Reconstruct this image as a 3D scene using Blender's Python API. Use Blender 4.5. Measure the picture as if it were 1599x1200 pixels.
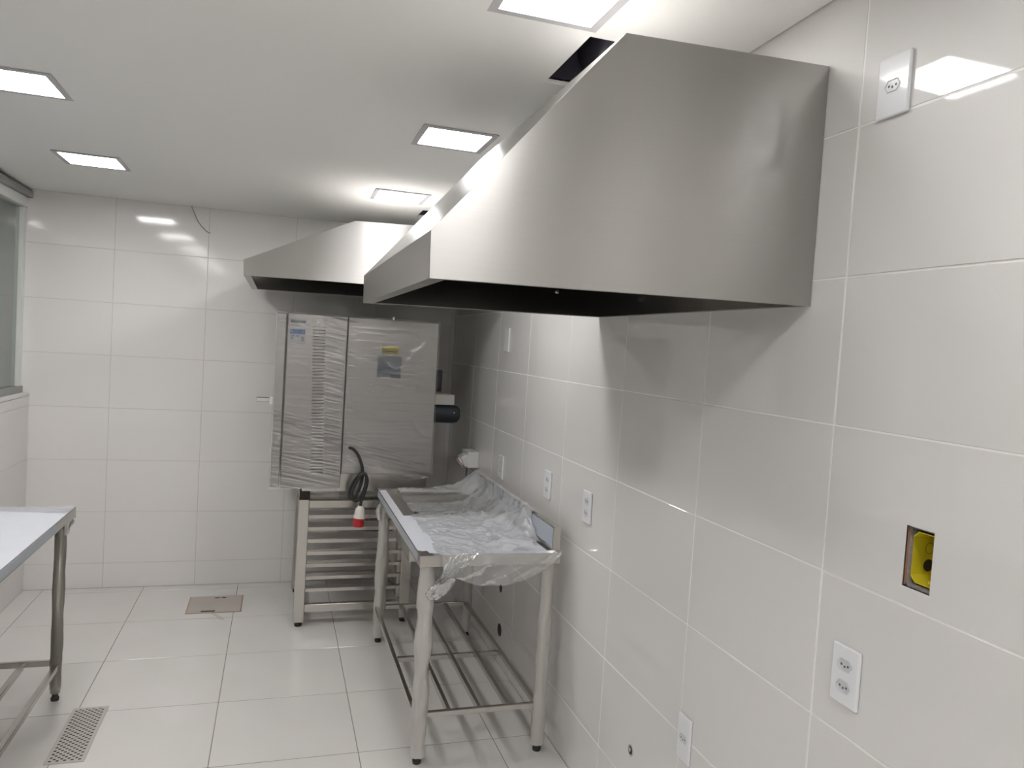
import bpy, bmesh, math, random
from mathutils import Vector, Matrix, noise

random.seed(7)
for o in list(bpy.data.objects):
    bpy.data.objects.remove(o, do_unlink=True)
SC = bpy.context.scene
COL = SC.collection

# ------------------------------------------------------------------ camera
cam_d = bpy.data.cameras.new('camera')
cam = bpy.data.objects.new('camera', cam_d)
COL.objects.link(cam)
AX_R = Vector((0.9527615, -0.2973612, 0.0618204))
AX_U = Vector((-0.0449125, 0.0633663, 0.9969792))
AX_F = Vector((0.3003803, 0.9526600, -0.0470177))
cm = Matrix((AX_R, AX_U, -AX_F)).transposed().to_4x4()
cm.translation = Vector((-1.215008, 0.0, 1.706587))
cam.matrix_world = cm
cam_d.sensor_fit = 'HORIZONTAL'
cam_d.sensor_width = 36.0
cam_d.lens = 26.2263
cam_d.clip_start = 0.05
SC.camera = cam

# ------------------------------------------------------------------ world, exposure
w = bpy.data.worlds.new('world'); SC.world = w
w.use_nodes = True
w.node_tree.nodes['Background'].inputs[0].default_value = (0.6, 0.65, 0.7, 1)
w.node_tree.nodes['Background'].inputs[1].default_value = 0.05
SC.view_settings.view_transform = 'Standard'
SC.view_settings.look = 'None'
SC.view_settings.exposure = 1.66
SC.view_settings.gamma = 1.0
SC.view_settings.use_curve_mapping = False
LIGHT_STRENGTH = 13.0

# ------------------------------------------------------------------ materials
MATS = {}
def new_mat(name):
    m = bpy.data.materials.new(name); m.use_nodes = True
    nt = m.node_tree
    b = nt.nodes['Principled BSDF']
    MATS[name] = m
    return m, nt, b
def pmat(name, col, rough=0.5, metal=0.0, spec=0.5, coat=0.0, var=0.0, vscale=4.0, bump=0.0, bscale=40.0, rvar=0.0):
    m, nt, b = new_mat(name)
    b.inputs['Base Color'].default_value = (*col, 1)
    b.inputs['Roughness'].default_value = rough
    b.inputs['Metallic'].default_value = metal
    b.inputs['Specular IOR Level'].default_value = spec
    b.inputs['Coat Weight'].default_value = coat
    tc = nt.nodes.new('ShaderNodeTexCoord')
    n = nt.nodes.new('ShaderNodeTexNoise')
    n.inputs['Scale'].default_value = vscale; n.inputs['Detail'].default_value = 4
    nt.links.new(tc.outputs['Object'], n.inputs['Vector'])
    if var > 0:
        mr = nt.nodes.new('ShaderNodeMix'); mr.data_type = 'RGBA'
        mr.inputs['A'].default_value = (*[c * (1 - var) for c in col], 1)
        mr.inputs['B'].default_value = (*[min(1, c * (1 + var)) for c in col], 1)
        nt.links.new(n.outputs['Fac'], mr.inputs['Factor'])
        nt.links.new(mr.outputs['Result'], b.inputs['Base Color'])
    if rvar > 0:
        mp = nt.nodes.new('ShaderNodeMapRange')
        mp.inputs['To Min'].default_value = max(0.02, rough - rvar); mp.inputs['To Max'].default_value = rough + rvar
        nt.links.new(n.outputs['Fac'], mp.inputs['Value'])
        nt.links.new(mp.outputs['Result'], b.inputs['Roughness'])
    if bump > 0:
        n2 = nt.nodes.new('ShaderNodeTexNoise'); n2.inputs['Scale'].default_value = bscale; n2.inputs['Detail'].default_value = 3
        nt.links.new(tc.outputs['Object'], n2.inputs['Vector'])
        bp = nt.nodes.new('ShaderNodeBump'); bp.inputs['Strength'].default_value = bump; bp.inputs['Distance'].default_value = 0.01
        nt.links.new(n2.outputs['Fac'], bp.inputs['Height'])
        nt.links.new(bp.outputs['Normal'], b.inputs['Normal'])
    return m

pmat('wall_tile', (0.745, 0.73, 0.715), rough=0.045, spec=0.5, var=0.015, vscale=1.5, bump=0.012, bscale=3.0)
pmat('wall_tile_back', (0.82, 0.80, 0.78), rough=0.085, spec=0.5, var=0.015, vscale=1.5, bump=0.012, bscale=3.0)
pmat('floor_tile', (0.73, 0.71, 0.685), rough=0.12, spec=0.42, var=0.05, vscale=3.0, rvar=0.03)
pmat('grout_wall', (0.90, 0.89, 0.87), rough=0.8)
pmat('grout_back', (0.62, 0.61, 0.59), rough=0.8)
pmat('grout_floor', (0.22, 0.21, 0.20), rough=0.9)
pmat('ceiling_paint', (0.92, 0.915, 0.895), rough=0.85, spec=0.2)
pmat('void_dark', (0.05, 0.05, 0.05), rough=0.9)
pmat('aluminium', (0.78, 0.80, 0.77), rough=0.4, metal=0.1)
pmat('aluminium_dark', (0.36, 0.36, 0.35), rough=0.45, metal=0.5)
pmat('sill_white', (0.80, 0.79, 0.77), rough=0.4)
pmat('plastic_white', (0.82, 0.83, 0.85), rough=0.10, spec=0.5)
pmat('plastic_hole', (0.10, 0.10, 0.10), rough=0.6)
pmat('socket_grey', (0.62, 0.63, 0.65), rough=0.3)
pmat('box_yellow', (0.72, 0.60, 0.03), rough=0.4, var=0.1, vscale=30)
pmat('mortar', (0.30, 0.27, 0.25), rough=0.95, var=0.25, vscale=60, bump=0.6, bscale=90)
pmat('clay', (0.36, 0.17, 0.12), rough=0.9, var=0.2, vscale=50)
pmat('black_rubber', (0.025, 0.025, 0.025), rough=0.6)
pmat('motor_black', (0.022, 0.028, 0.034), rough=0.5)
pmat('cream_plastic', (0.56, 0.54, 0.50), rough=0.5)
pmat('socket_white', (0.70, 0.70, 0.68), rough=0.35)
pmat('plug_white', (0.74, 0.74, 0.68), rough=0.4)
pmat('plug_red', (0.50, 0.025, 0.035), rough=0.4)
pmat('cable_violet', (0.12, 0.12, 0.22), rough=0.5)
pmat('paper_white', (0.78, 0.79, 0.80), rough=0.5)
pmat('sticker_blue', (0.12, 0.27, 0.58), rough=0.4)
pmat('sticker_dark', (0.09, 0.09, 0.09), rough=0.5)
pmat('sticker_yellow', (0.66, 0.54, 0.06), rough=0.45)
pmat('sticker_slate', (0.33, 0.37, 0.43), rough=0.45)
pmat('sticker_navy', (0.20, 0.23, 0.29), rough=0.45)
pmat('drain_plastic', (0.52, 0.50, 0.46), rough=0.45)
pmat('drain_dark', (0.06, 0.055, 0.05), rough=0.8)
pmat('hatch_beige', (0.50, 0.45, 0.405), rough=0.5, var=0.06, vscale=8)
pmat('stain_brown', (0.36, 0.27, 0.21), rough=0.8)
pmat('wire_white', (0.42, 0.40, 0.37), rough=0.6)
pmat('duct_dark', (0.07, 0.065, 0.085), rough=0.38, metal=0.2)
pmat('film_blue', (0.70, 0.72, 0.78), rough=0.35, spec=0.5, var=0.03, vscale=12, bump=0.15, bscale=40)
pmat('film_grey', (0.42, 0.46, 0.52), rough=0.3, spec=0.5, var=0.04, vscale=12)
pmat('neighbour_wall', (0.66, 0.67, 0.66), rough=0.6)
pmat('frame_grey', (0.55, 0.54, 0.56), rough=0.5)

def steel(name, col, rough, aniso=0.0, arot=0.0, bump=0.006):
    m, nt, b = new_mat(name)
    b.inputs['Metallic'].default_value = 1.0
    b.inputs['Roughness'].default_value = rough
    b.inputs['Anisotropic'].default_value = aniso
    b.inputs['Anisotropic Rotation'].default_value = arot
    uv = nt.nodes.new('ShaderNodeUVMap'); uv.uv_map = 'UVMap'
    tg = nt.nodes.new('ShaderNodeTangent'); tg.direction_type = 'UV_MAP'; tg.uv_map = 'UVMap'
    if aniso > 0:
        nt.links.new(tg.outputs['Tangent'], b.inputs['Tangent'])
    mp = nt.nodes.new('ShaderNodeMapping'); mp.inputs['Scale'].default_value = (3.0, 400.0, 1.0)
    nt.links.new(uv.outputs['UV'], mp.inputs['Vector'])
    n = nt.nodes.new('ShaderNodeTexNoise'); n.inputs['Scale'].default_value = 1.0; n.inputs['Detail'].default_value = 5
    nt.links.new(mp.outputs['Vector'], n.inputs['Vector'])
    mr = nt.nodes.new('ShaderNodeMix'); mr.data_type = 'RGBA'
    mr.inputs['A'].default_value = (*[c * 0.96 for c in col], 1)
    mr.inputs['B'].default_value = (*[min(1, c * 1.04) for c in col], 1)
    nt.links.new(n.outputs['Fac'], mr.inputs['Factor'])
    nt.links.new(mr.outputs['Result'], b.inputs['Base Color'])
    n2 = nt.nodes.new('ShaderNodeTexNoise'); n2.inputs['Scale'].default_value = 1.6; n2.inputs['Detail'].default_value = 2
    nt.links.new(uv.outputs['UV'], n2.inputs['Vector'])
    bp = nt.nodes.new('ShaderNodeBump'); bp.inputs['Strength'].default_value = 1.0; bp.inputs['Distance'].default_value = bump
    nt.links.new(n2.outputs['Fac'], bp.inputs['Height'])
    nt.links.new(bp.outputs['Normal'], b.inputs['Normal'])
    return m
steel('steel_hood', (0.44, 0.43, 0.415), 0.30, aniso=0.85, arot=0.25, bump=0.008)
steel('steel', (0.56, 0.54, 0.51), 0.26, aniso=0.5, arot=0.25, bump=0.004)
steel('steel_oven', (0.42, 0.405, 0.39), 0.34, aniso=0.5, arot=0.25, bump=0.004)
steel('steel_polish', (0.72, 0.71, 0.69), 0.16, bump=0.002)
steel('steel_louver', (0.90, 0.89, 0.87), 0.42, bump=0.001)
steel('steel_mill', (0.44, 0.43, 0.415), 0.12, bump=0.002)

def emit(name, col, s):
    m, nt, b = new_mat(name)
    b.inputs['Base Color'].default_value = (0.9, 0.9, 0.9, 1)
    b.inputs['Emission Color'].default_value = (*col, 1)
    b.inputs['Emission Strength'].default_value = s
    return m
emit('light_panel', (1.0, 0.985, 0.97), LIGHT_STRENGTH)

def film(name, fac, col=(0.85, 0.85, 0.85), rough=0.15, bump=0.4, bscale=(30, 30, 30), ior=1.6):
    """thin clear plastic: part of the light passes straight through"""
    m, nt, b = new_mat(name)
    b.inputs['Base Color'].default_value = (*col, 1)
    b.inputs['Roughness'].default_value = rough
    b.inputs['Specular IOR Level'].default_value = 0.0
    tr = nt.nodes.new('ShaderNodeBsdfTransparent')
    mx = nt.nodes.new('ShaderNodeMixShader'); mx.inputs[0].default_value = fac
    nt.links.new(tr.outputs[0], mx.inputs[1]); nt.links.new(b.outputs[0], mx.inputs[2])
    gl = nt.nodes.new('ShaderNodeBsdfGlossy'); gl.inputs['Roughness'].default_value = rough
    fr = nt.nodes.new('ShaderNodeFresnel'); fr.inputs['IOR'].default_value = ior
    m2 = nt.nodes.new('ShaderNodeMixShader')
    nt.links.new(fr.outputs[0], m2.inputs[0]); nt.links.new(mx.outputs[0], m2.inputs[1]); nt.links.new(gl.outputs[0], m2.inputs[2])
    nt.links.new(m2.outputs[0], nt.nodes['Material Output'].inputs['Surface'])
    tc = nt.nodes.new('ShaderNodeTexCoord'); mp = nt.nodes.new('ShaderNodeMapping')
    mp.inputs['Scale'].default_value = bscale
    nt.links.new(tc.outputs['Object'], mp.inputs['Vector'])
    n = nt.nodes.new('ShaderNodeTexNoise'); n.inputs['Scale'].default_value = 1; n.inputs['Detail'].default_value = 4
    nt.links.new(mp.outputs['Vector'], n.inputs['Vector'])
    bp = nt.nodes.new('ShaderNodeBump'); bp.inputs['Strength'].default_value = bump; bp.inputs['Distance'].default_value = 0.01
    nt.links.new(n.outputs['Fac'], bp.inputs['Height']); nt.links.new(bp.outputs['Normal'], b.inputs['Normal'])
    nt.links.new(bp.outputs['Normal'], gl.inputs['Normal'])
    return m
film('cover_film', 0.31, (0.97, 0.97, 0.98), 0.16, 0.2, (45, 45, 45))
film('sheet_film', 0.24, (0.86, 0.86, 0.87), 0.10, 0.5, (45, 45, 45))
film('bunch_film', 0.45, (0.80, 0.79, 0.77), 0.12, 0.6, (40, 40, 40))
film('leg_film', 0.72, (0.72, 0.70, 0.66), 0.28, 0.6, (40, 40, 25))
film('leg_film_dark', 0.35, (0.55, 0.53, 0.45), 0.25, 0.6, (40, 40, 25))
film('oven_film', 0.06, (0.70, 0.69, 0.67), 0.28, 0.15, (6, 6, 60), 1.85)

def glass_mat():
    m, nt, b = new_mat('window_glass')
    b.inputs['Base Color'].default_value = (0.82, 0.90, 0.87, 1)
    b.inputs['Roughness'].default_value = 0.02
    b.inputs['Transmission Weight'].default_value = 1.0
    b.inputs['IOR'].default_value = 1.45
glass_mat()

# ------------------------------------------------------------------ mesh helpers
def set_uv(me):
    """u runs along the horizontal (brushing) direction of every face"""
    uvl = me.uv_layers.new(name='UVMap')
    Z = Vector((0, 0, 1))
    for p in me.polygons:
        n = p.normal
        if abs(n.z) > 0.95:
            u = Vector((0, 1, 0))
        else:
            u = Z.cross(n).normalized()
        v = n.cross(u)
        for li in p.loop_indices:
            co = me.vertices[me.loops[li].vertex_index].co
            uvl.data[li].uv = (co.dot(u), co.dot(v))

def finish(bm, name, mat, parent=None, loc=None, smooth=False, uv=True):
    me = bpy.data.meshes.new(name)
    bm.normal_update()
    bm.to_mesh(me); bm.free()
    me.update()
    if uv: set_uv(me)
    if mat: me.materials.append(MATS[mat])
    if smooth:
        for p in me.polygons: p.use_smooth = True
    return link(me, name, parent, loc)
def link(me, name, parent=None, loc=None):
    o = bpy.data.objects.new(name, me)
    COL.objects.link(o)
    if loc is not None: o.location = loc
    if parent is not None: o.parent = parent
    return o
def add_box(bm, x0, x1, y0, y1, z0, z1, bevel=0.0, seg=1):
    vs = [bm.verts.new((x, y, z)) for x in (x0, x1) for y in (y0, y1) for z in (z0, z1)]
    fs = []
    for q in ((0, 1, 3, 2), (4, 6, 7, 5), (0, 4, 5, 1), (2, 3, 7, 6), (0, 2, 6, 4), (1, 5, 7, 3)):
        fs.append(bm.faces.new([vs[i] for i in q]))
    if bevel > 0:
        es = list({e for f in fs for e in f.edges})
        bmesh.ops.bevel(bm, geom=es, offset=bevel, segments=seg, affect='EDGES', profile=0.5)
def box(name, x0, x1, y0, y1, z0, z1, mat, parent=None, bevel=0.0, seg=1):
    bm = bmesh.new(); add_box(bm, x0, x1, y0, y1, z0, z1, bevel, seg)
    bmesh.ops.recalc_face_normals(bm, faces=bm.faces)
    return finish(bm, name, mat, parent)
def add_cyl(bm, p0, p1, r0, r1=None, n=16, cap=True):
    r1 = r0 if r1 is None else r1
    p0, p1 = Vector(p0), Vector(p1)
    d = (p1 - p0).normalized()
    a = d.orthogonal().normalized(); b = d.cross(a)
    A = [bm.verts.new(p0 + r0 * (math.cos(2*math.pi*i/n) * a + math.sin(2*math.pi*i/n) * b)) for i in range(n)]
    B = [bm.verts.new(p1 + r1 * (math.cos(2*math.pi*i/n) * a + math.sin(2*math.pi*i/n) * b)) for i in range(n)]
    for i in range(n):
        bm.faces.new((A[i], A[(i+1) % n], B[(i+1) % n], B[i]))
    if cap:
        bm.faces.new(A[::-1]); bm.faces.new(B)
def cyl(name, p0, p1, r0, mat, parent=None, r1=None, n=16):
    bm = bmesh.new(); add_cyl(bm, p0, p1, r0, r1, n)
    bmesh.ops.recalc_face_normals(bm, faces=bm.faces)
    o = finish(bm, name, mat, parent)
    for p in o.data.polygons:
        if len(p.vertices) == 4: p.use_smooth = True
    return o
def lathe(name, base, axis, prof, mat, parent=None, n=24):
    """prof: list of (distance along axis, radius)"""
    bm = bmesh.new()
    base = Vector(base); d = Vector(axis).normalized()
    a = d.orthogonal().normalized(); b = d.cross(a)
    rings = []
    for t, r in prof:
        rings.append([bm.verts.new(base + d*t + r*(math.cos(2*math.pi*i/n)*a + math.sin(2*math.pi*i/n)*b)) for i in range(n)])
    for A, B in zip(rings, rings[1:]):
        for i in range(n):
            bm.faces.new((A[i], A[(i+1) % n], B[(i+1) % n], B[i]))
    bm.faces.new(rings[0][::-1]); bm.faces.new(rings[-1])
    bmesh.ops.recalc_face_normals(bm, faces=bm.faces)
    return finish(bm, name, mat, parent, smooth=False)
def tube(name, pts, r, mat, parent=None, n=10, sub=6):
    """tube along a Catmull-Rom path"""
    P = [Vector(p) for p in pts]
    path = []
    for i in range(len(P) - 1):
        p0 = P[max(i-1, 0)]; p1 = P[i]; p2 = P[i+1]; p3 = P[min(i+2, len(P)-1)]
        for k in range(sub):
            t = k / sub
            path.append(0.5*((2*p1) + (p2-p0)*t + (2*p0-5*p1+4*p2-p3)*t*t + (3*p1-p0-3*p2+p3)*t**3))
    path.append(P[-1])
    bm = bmesh.new(); rings = []
    a = None
    for i, q in enumerate(path):
        d = (path[min(i+1, len(path)-1)] - path[max(i-1, 0)]).normalized()
        if a is None: a = d.orthogonal().normalized()
        a = (a - d * a.dot(d)).normalized(); b = d.cross(a)
        rings.append([bm.verts.new(q + r*(math.cos(2*math.pi*k/n)*a + math.sin(2*math.pi*k/n)*b)) for k in range(n)])
    for A, B in zip(rings, rings[1:]):
        for i in range(n):
            bm.faces.new((A[i], A[(i+1) % n], B[(i+1) % n], B[i]))
    bm.faces.new(rings[0][::-1]); bm.faces.new(rings[-1])
    return finish(bm, name, mat, parent, smooth=True)
def prism(name, poly, axis, a0, a1, mat, parent=None, bevel=0.0):
    """extrude a 2-D polygon; axis 'y': poly=(x,z), 'x': poly=(y,z), 'z': poly=(x,y)"""
    def P(u, v, a):
        return {'y': (u, a, v), 'x': (a, u, v), 'z': (u, v, a)}[axis]
    bm = bmesh.new()
    A = [bm.verts.new(P(u, v, a0)) for u, v in poly]
    B = [bm.verts.new(P(u, v, a1)) for u, v in poly]
    n = len(poly)
    bm.faces.new(A[::-1]); bm.faces.new(B)
    for i in range(n):
        bm.faces.new((A[i], A[(i+1) % n], B[(i+1) % n], B[i]))
    if bevel > 0:
        bmesh.ops.bevel(bm, geom=list(bm.edges), offset=bevel, segments=1, affect='EDGES')
    bmesh.ops.recalc_face_normals(bm, faces=bm.faces)
    return finish(bm, name, mat, parent)
def sheet(name, nu, nv, fn, mat, parent=None, thick=0.0, smooth=True):
    """grid surface fn(u,v)->point, u,v in 0..1; None leaves a gap"""
    bm = bmesh.new(); V = {}
    for i in range(nu + 1):
        for j in range(nv + 1):
            p = fn(i / nu, j / nv)
            if p is not None: V[i, j] = bm.verts.new(p)
    for i in range(nu):
        for j in range(nv):
            q = [(i, j), (i+1, j), (i+1, j+1), (i, j+1)]
            if all(k in V for k in q): bm.faces.new([V[k] for k in q])
    o = finish(bm, name, mat, parent, smooth=smooth)
    if thick > 0:
        md = o.modifiers.new('solid', 'SOLIDIFY'); md.thickness = thick; md.offset = 0
    return o
def thing(name, loc, label, cat, group=None):
    o = bpy.data.objects.new(name, None); o.empty_display_size = 0.05
    COL.objects.link(o); o.location = loc
    return tag(o, label, cat, group)
def tag(o, label, cat, group=None):
    o['label'] = label; o['category'] = cat
    if group: o['group'] = group
    return o
def struct(o, label=None):
    o['kind'] = 'structure'
    if label: o['label'] = label
    return o
def under(root):
    """keep children where they were built although the root sits at its own base"""
    inv = Matrix.Translation(root.location).inverted()
    for c in root.children:
        c.matrix_parent_inverse = inv
    return root
def nz(x, y, z=0.0): return noise.noise(Vector((x, y, z)))
def ridg(x, y, z=0.0): return 1 - abs(noise.noise(Vector((x, y, z)))) * 2

# ------------------------------------------------------------------ the room
TW, TH = 0.55, 0.33583
YB = 5.302
XL = -2.678
GAP = 0.0042
def zceil(y): return 2.57 - (y - 1.66) * 0.01923

tile_cache = {}
def tile(parent, axis, c, a, b, t, mat, tilt=0.0015, hole=None):
    """one bevelled tile; axis = normal axis; c centre, a x b size, t thickness"""
    key = (axis, round(a, 4), round(b, 4), t, mat)
    if hole is None and key in tile_cache:
        me = tile_cache[key]
    else:
        bm = bmesh.new()
        if axis == 'x': dims = (t, a, b)
        elif axis == 'y': dims = (a, t, b)
        else: dims = (a, b, t)
        hx, hy, hz = [d / 2 for d in dims]
        if hole is None:
            add_box(bm, -hx, hx, -hy, hy, -hz, hz, 0.0011)
        else:
            y0, y1, z0, z1 = hole
            add_box(bm, -hx, hx, -hy, y0, -hz, hz); add_box(bm, -hx, hx, y1, hy, -hz, hz)
            add_box(bm, -hx, hx, y0, y1, -hz, z0); add_box(bm, -hx, hx, y0, y1, z1, hz)
            bmesh.ops.remove_doubles(bm, verts=bm.verts, dist=1e-5)
        bmesh.ops.recalc_face_normals(bm, faces=bm.faces)
        me = bpy.data.meshes.new('tile'); bm.to_mesh(me); bm.free()
        me.materials.append(MATS[mat])
        if hole is None: tile_cache[key] = me
    o = bpy.data.objects.new('tile', me); COL.objects.link(o)
    o.location = c; o.parent = parent
    r = lambda: random.uniform(-tilt, tilt)
    o.rotation_euler = {'x': (0, r(), r()), 'y': (r(), 0, r()), 'z': (r()*.2, r()*.2, 0)}[axis]
    return o

# floor
floor = struct(box('floor', -4.6, 0.2, -2.7, 5.5, -0.12, -0.0015, 'grout_floor'), 'floor of large pale porcelain tiles')
FW, FD = 0.58029, 0.54306
xs = [-2.68] + [-1.98538 + FW * i for i in range(-1, 4)] + [0.0]
ys = [YB] + [4.66706 + FD - FD * j for j in range(0, 13)]
xs = sorted(set(round(v, 4) for v in xs if v <= 0.001)); ys = sorted(ys)
for i in range(len(xs) - 1):
    for j in range(len(ys) - 1):
        a = xs[i+1] - xs[i] - 0.0030; b = ys[j+1] - ys[j] - 0.0046
        if a < 0.01 or b < 0.01: continue
        tile(floor, 'z', ((xs[i]+xs[i+1])/2, (ys[j]+ys[j+1])/2, -0.004), a, b, 0.008, 'floor_tile')

# right wall, with the cut-out for the open junction box
HY0, HY1, HZ0, HZ1 = 1.1035, 1.1700, 1.2815, 1.4040
bm = bmesh.new()
for (y0, y1, z0, z1) in ((-2.7, HY0, -0.1, 3.0), (HY1, 5.5, -0.1, 3.0), (HY0, HY1, -0.1, HZ0), (HY0, HY1, HZ1, 3.0)):
    add_box(bm, 0.0012, 0.16, y0, y1, z0, z1)
wall_right = struct(finish(bm, 'wall_right', 'grout_wall'), 'right wall of glossy white rectangular tiles')
rows_r = [0.0] + sorted(2.25046 - TH * j for j in range(0, 7)) + [2.586]
cols_r = [1.39562 + TW * i for i in range(-5, 8)] + [YB]
for i in range(len(cols_r) - 1):
    for j in range(len(rows_r) - 1):
        y0, y1, z0, z1 = cols_r[i], cols_r[i+1], rows_r[j], rows_r[j+1]
        cy, cz = (y0+y1)/2, (z0+z1)/2
        hole = None
        if y0 < HY0 < y1 and z0 < HZ0 < z1: hole = (HY0-cy, HY1-cy, HZ0-cz, HZ1-cz)
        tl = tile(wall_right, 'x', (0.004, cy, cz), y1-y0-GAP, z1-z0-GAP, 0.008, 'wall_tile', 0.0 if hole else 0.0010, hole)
        if y0 < 1.2 < y1 and z0 < 2.1 < z1: tl.rotation_euler = (0, 0.007, 0)      # this tile was set a little out of plane

# back wall
wall_back = struct(box('wall_back', -4.6, 0.16, YB + 0.0018, 5.45, -0.1, 3.0, 'grout_back'), 'back wall of white rectangular tiles')
rows_b = [0.0] + sorted(2.17776 - TH * j for j in range(0, 7)) + [2.5136]
cols_b = [-2.778] + [-2.23167 + TW * i for i in range(0, 5)] + [0.0]
for i in range(len(cols_b) - 1):
    for j in range(len(rows_b) - 1):
        x0, x1, z0, z1 = cols_b[i], cols_b[i+1], rows_b[j], rows_b[j+1]
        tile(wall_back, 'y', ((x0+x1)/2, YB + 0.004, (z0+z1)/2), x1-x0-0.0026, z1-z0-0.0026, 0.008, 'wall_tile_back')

# low left wall with sill, window above
wall_left = struct(box('wall_left', XL - 0.16, XL - 0.002, -2.7, YB, -0.1, 1.232, 'grout_back'), 'low tiled wall under the window')
cols_l = [YB - TW * i for i in range(0, 11)]
rows_l = [0.0] + sorted(2.17776 - TH * j for j in range(3, 7)) + [1.232]
for i in range(len(cols_l) - 1):
    for j in range(len(rows_l) - 1):
        y1, y0, z0, z1 = cols_l[i], cols_l[i+1], rows_l[j], rows_l[j+1]
        if z1 - z0 < 0.02: continue
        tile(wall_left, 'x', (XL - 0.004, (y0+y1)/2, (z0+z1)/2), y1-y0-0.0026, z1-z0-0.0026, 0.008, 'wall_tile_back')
struct(box('trim_1', XL - 0.165, XL + 0.003, -2.7, YB - 0.002, 1.233, 1.251, 'sill_white', bevel=0.002), 'white sill capping the low wall')

win = bpy.data.objects.new('window_1', None); COL.objects.link(win); win.location = (-2.74, 5.28, 1.251)
struct(win, 'long interior window with aluminium frame above the low wall')
ywin = [5.298, 3.9, 2.5, 1.1, -0.3, -1.7, -2.68]
box('bottom_rail', -2.775, -2.712, -2.68, 5.299, 1.2515, 1.292, 'aluminium_dark', win, 0.002)
box('top_rail', -2.775, -2.712, -2.68, 5.299, 2.385, 2.445, 'aluminium', win, 0.002)
box('head_channel', -2.785, -2.688, -2.68, 5.299, 2.447, 2.487, 'aluminium_dark', win, 0.002)
for y in ywin:
    box('stile', -2.768, -2.722, y - (0.05 if y > 5 else 0.025), y if y > 5 else y + 0.025, 1.292, 2.385, 'aluminium', win, 0.002)
for a, b in zip(ywin, ywin[1:]):
    box('pane', -2.748, -2.742, b + 0.02, a - 0.02, 1.28, 2.395, 'window_glass', win)
under(win)
struct(box('wall_neighbour', -4.6, -4.5, -2.7, 5.45, -0.1, 3.0, 'neighbour_wall'), 'grey wall of the room behind the window')
struct(box('wall_front', -4.6, 0.16, -2.85, -2.7, -0.1, 3.0, 'wall_tile_back'), 'wall behind the camera')
struct(box('ceiling_slab', -4.6, 0.16, -2.85, 5.45, 2.98, 3.1, 'void_dark'), 'dark slab above the dropped ceiling')

# dropped ceiling with cut-outs
LIGHTS = [(-0.595, 1.747), (-0.572, 3.035), (-0.604, 4.245), (-2.148, 4.275), (-2.146, 3.105),
          (-2.146, 1.80), (-0.58, 0.45), (-2.146, 0.45), (-0.58, -0.85), (-2.146, -0.85), (-0.58, -2.05), (-2.146, -2.05)]
LS = 0.140          # half opening of the light
HOLES = [(-0.447, -0.13, 1.925, 2.285), (-0.415, -0.15, 4.55, 4.78)]
cuts = [(x-LS, x+LS, y-LS, y+LS) for x, y in LIGHTS] + HOLES
gx = sorted({-4.55, -0.007} | {round(v, 4) for c in cuts for v in c[:2]})
gy = sorted({-2.7, YB - 0.004} | {round(v, 4) for c in cuts for v in c[2:]})
bm = bmesh.new(); V = {}
def gv(x, y):
    if (x, y) not in V: V[x, y] = bm.verts.new((x, y, zceil(y)))
    return V[x, y]
for i in range(len(gx)-1):
    for j in range(len(gy)-1):
        mx, my = (gx[i]+gx[i+1])/2, (gy[j]+gy[j+1])/2
        if any(c[0] < mx < c[1] and c[2] < my < c[3] for c in cuts): continue
        bm.faces.new((gv(gx[i], gy[j]), gv(gx[i], gy[j+1]), gv(gx[i+1], gy[j+1]), gv(gx[i+1], gy[j])))
ret = bmesh.ops.extrude_face_region(bm, geom=list(bm.faces))
for v in ret['geom']:
    if isinstance(v, bmesh.types.BMVert): v.co.z += 0.0125
bmesh.ops.recalc_face_normals(bm, faces=bm.faces)
ceiling = struct(finish(bm, 'ceiling', 'ceiling_paint'), 'white dropped plasterboard ceiling with square light cut-outs')

# ------------------------------------------------------------------ ceiling lights
LIGHT_LABELS = [
    'square recessed ceiling light partly above the big near hood, cut by the top edge',
    'square recessed ceiling light just left of the near hood slope',
    'square recessed ceiling light above the far hood',
    'square recessed ceiling light nearest the window and back wall',
    'square recessed ceiling light cut by the left edge of the photo']
def ceiling_light(i, x, y):
    z = zceil(y)
    if i < len(LIGHT_LABELS): lab = LIGHT_LABELS[i]
    else:
        lab = 'square recessed ceiling light of the %s row, %s' % ('right' if x > -1 else 'window-side',
            'level with the near hood' if y > 1 else 'just over the camera' if y > 0 else 'first behind the camera' if y > -1 else 'last behind the camera')
    t = thing('ceiling_light', (x, y, z), lab, 'ceiling light', 'recessed ceiling lights')
    bm = bmesh.new(); a, b = LS + 0.011, LS - 0.013
    pr = [(a, -0.003), (a, 0.0), (b + 0.002, 0.014), (b, 0.014), (b, -0.003)]
    rings = []
    for r, h in pr:
        rings.append([bm.verts.new((sx * r, sy * r, h)) for sx, sy in ((-1, -1), (1, -1), (1, 1), (-1, 1))])
    for k in range(len(rings)):
        A, B = rings[k], rings[(k+1) % len(rings)]
        for q in range(4): bm.faces.new((A[q], A[(q+1) % 4], B[(q+1) % 4], B[q]))
    bmesh.ops.recalc_face_normals(bm, faces=bm.faces)
    finish(bm, 'frame', 'frame_grey', t)
    box('diffuser', -b, b, -b, b, 0.006, 0.010, 'light_panel', t)
    box('housing', -b - 0.001, b + 0.001, -b - 0.001, b + 0.001, 0.0142, 0.045, 'frame_grey', t)
    return t
for i, (x, y) in enumerate(LIGHTS):
    ceiling_light(i, x, y)

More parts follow.
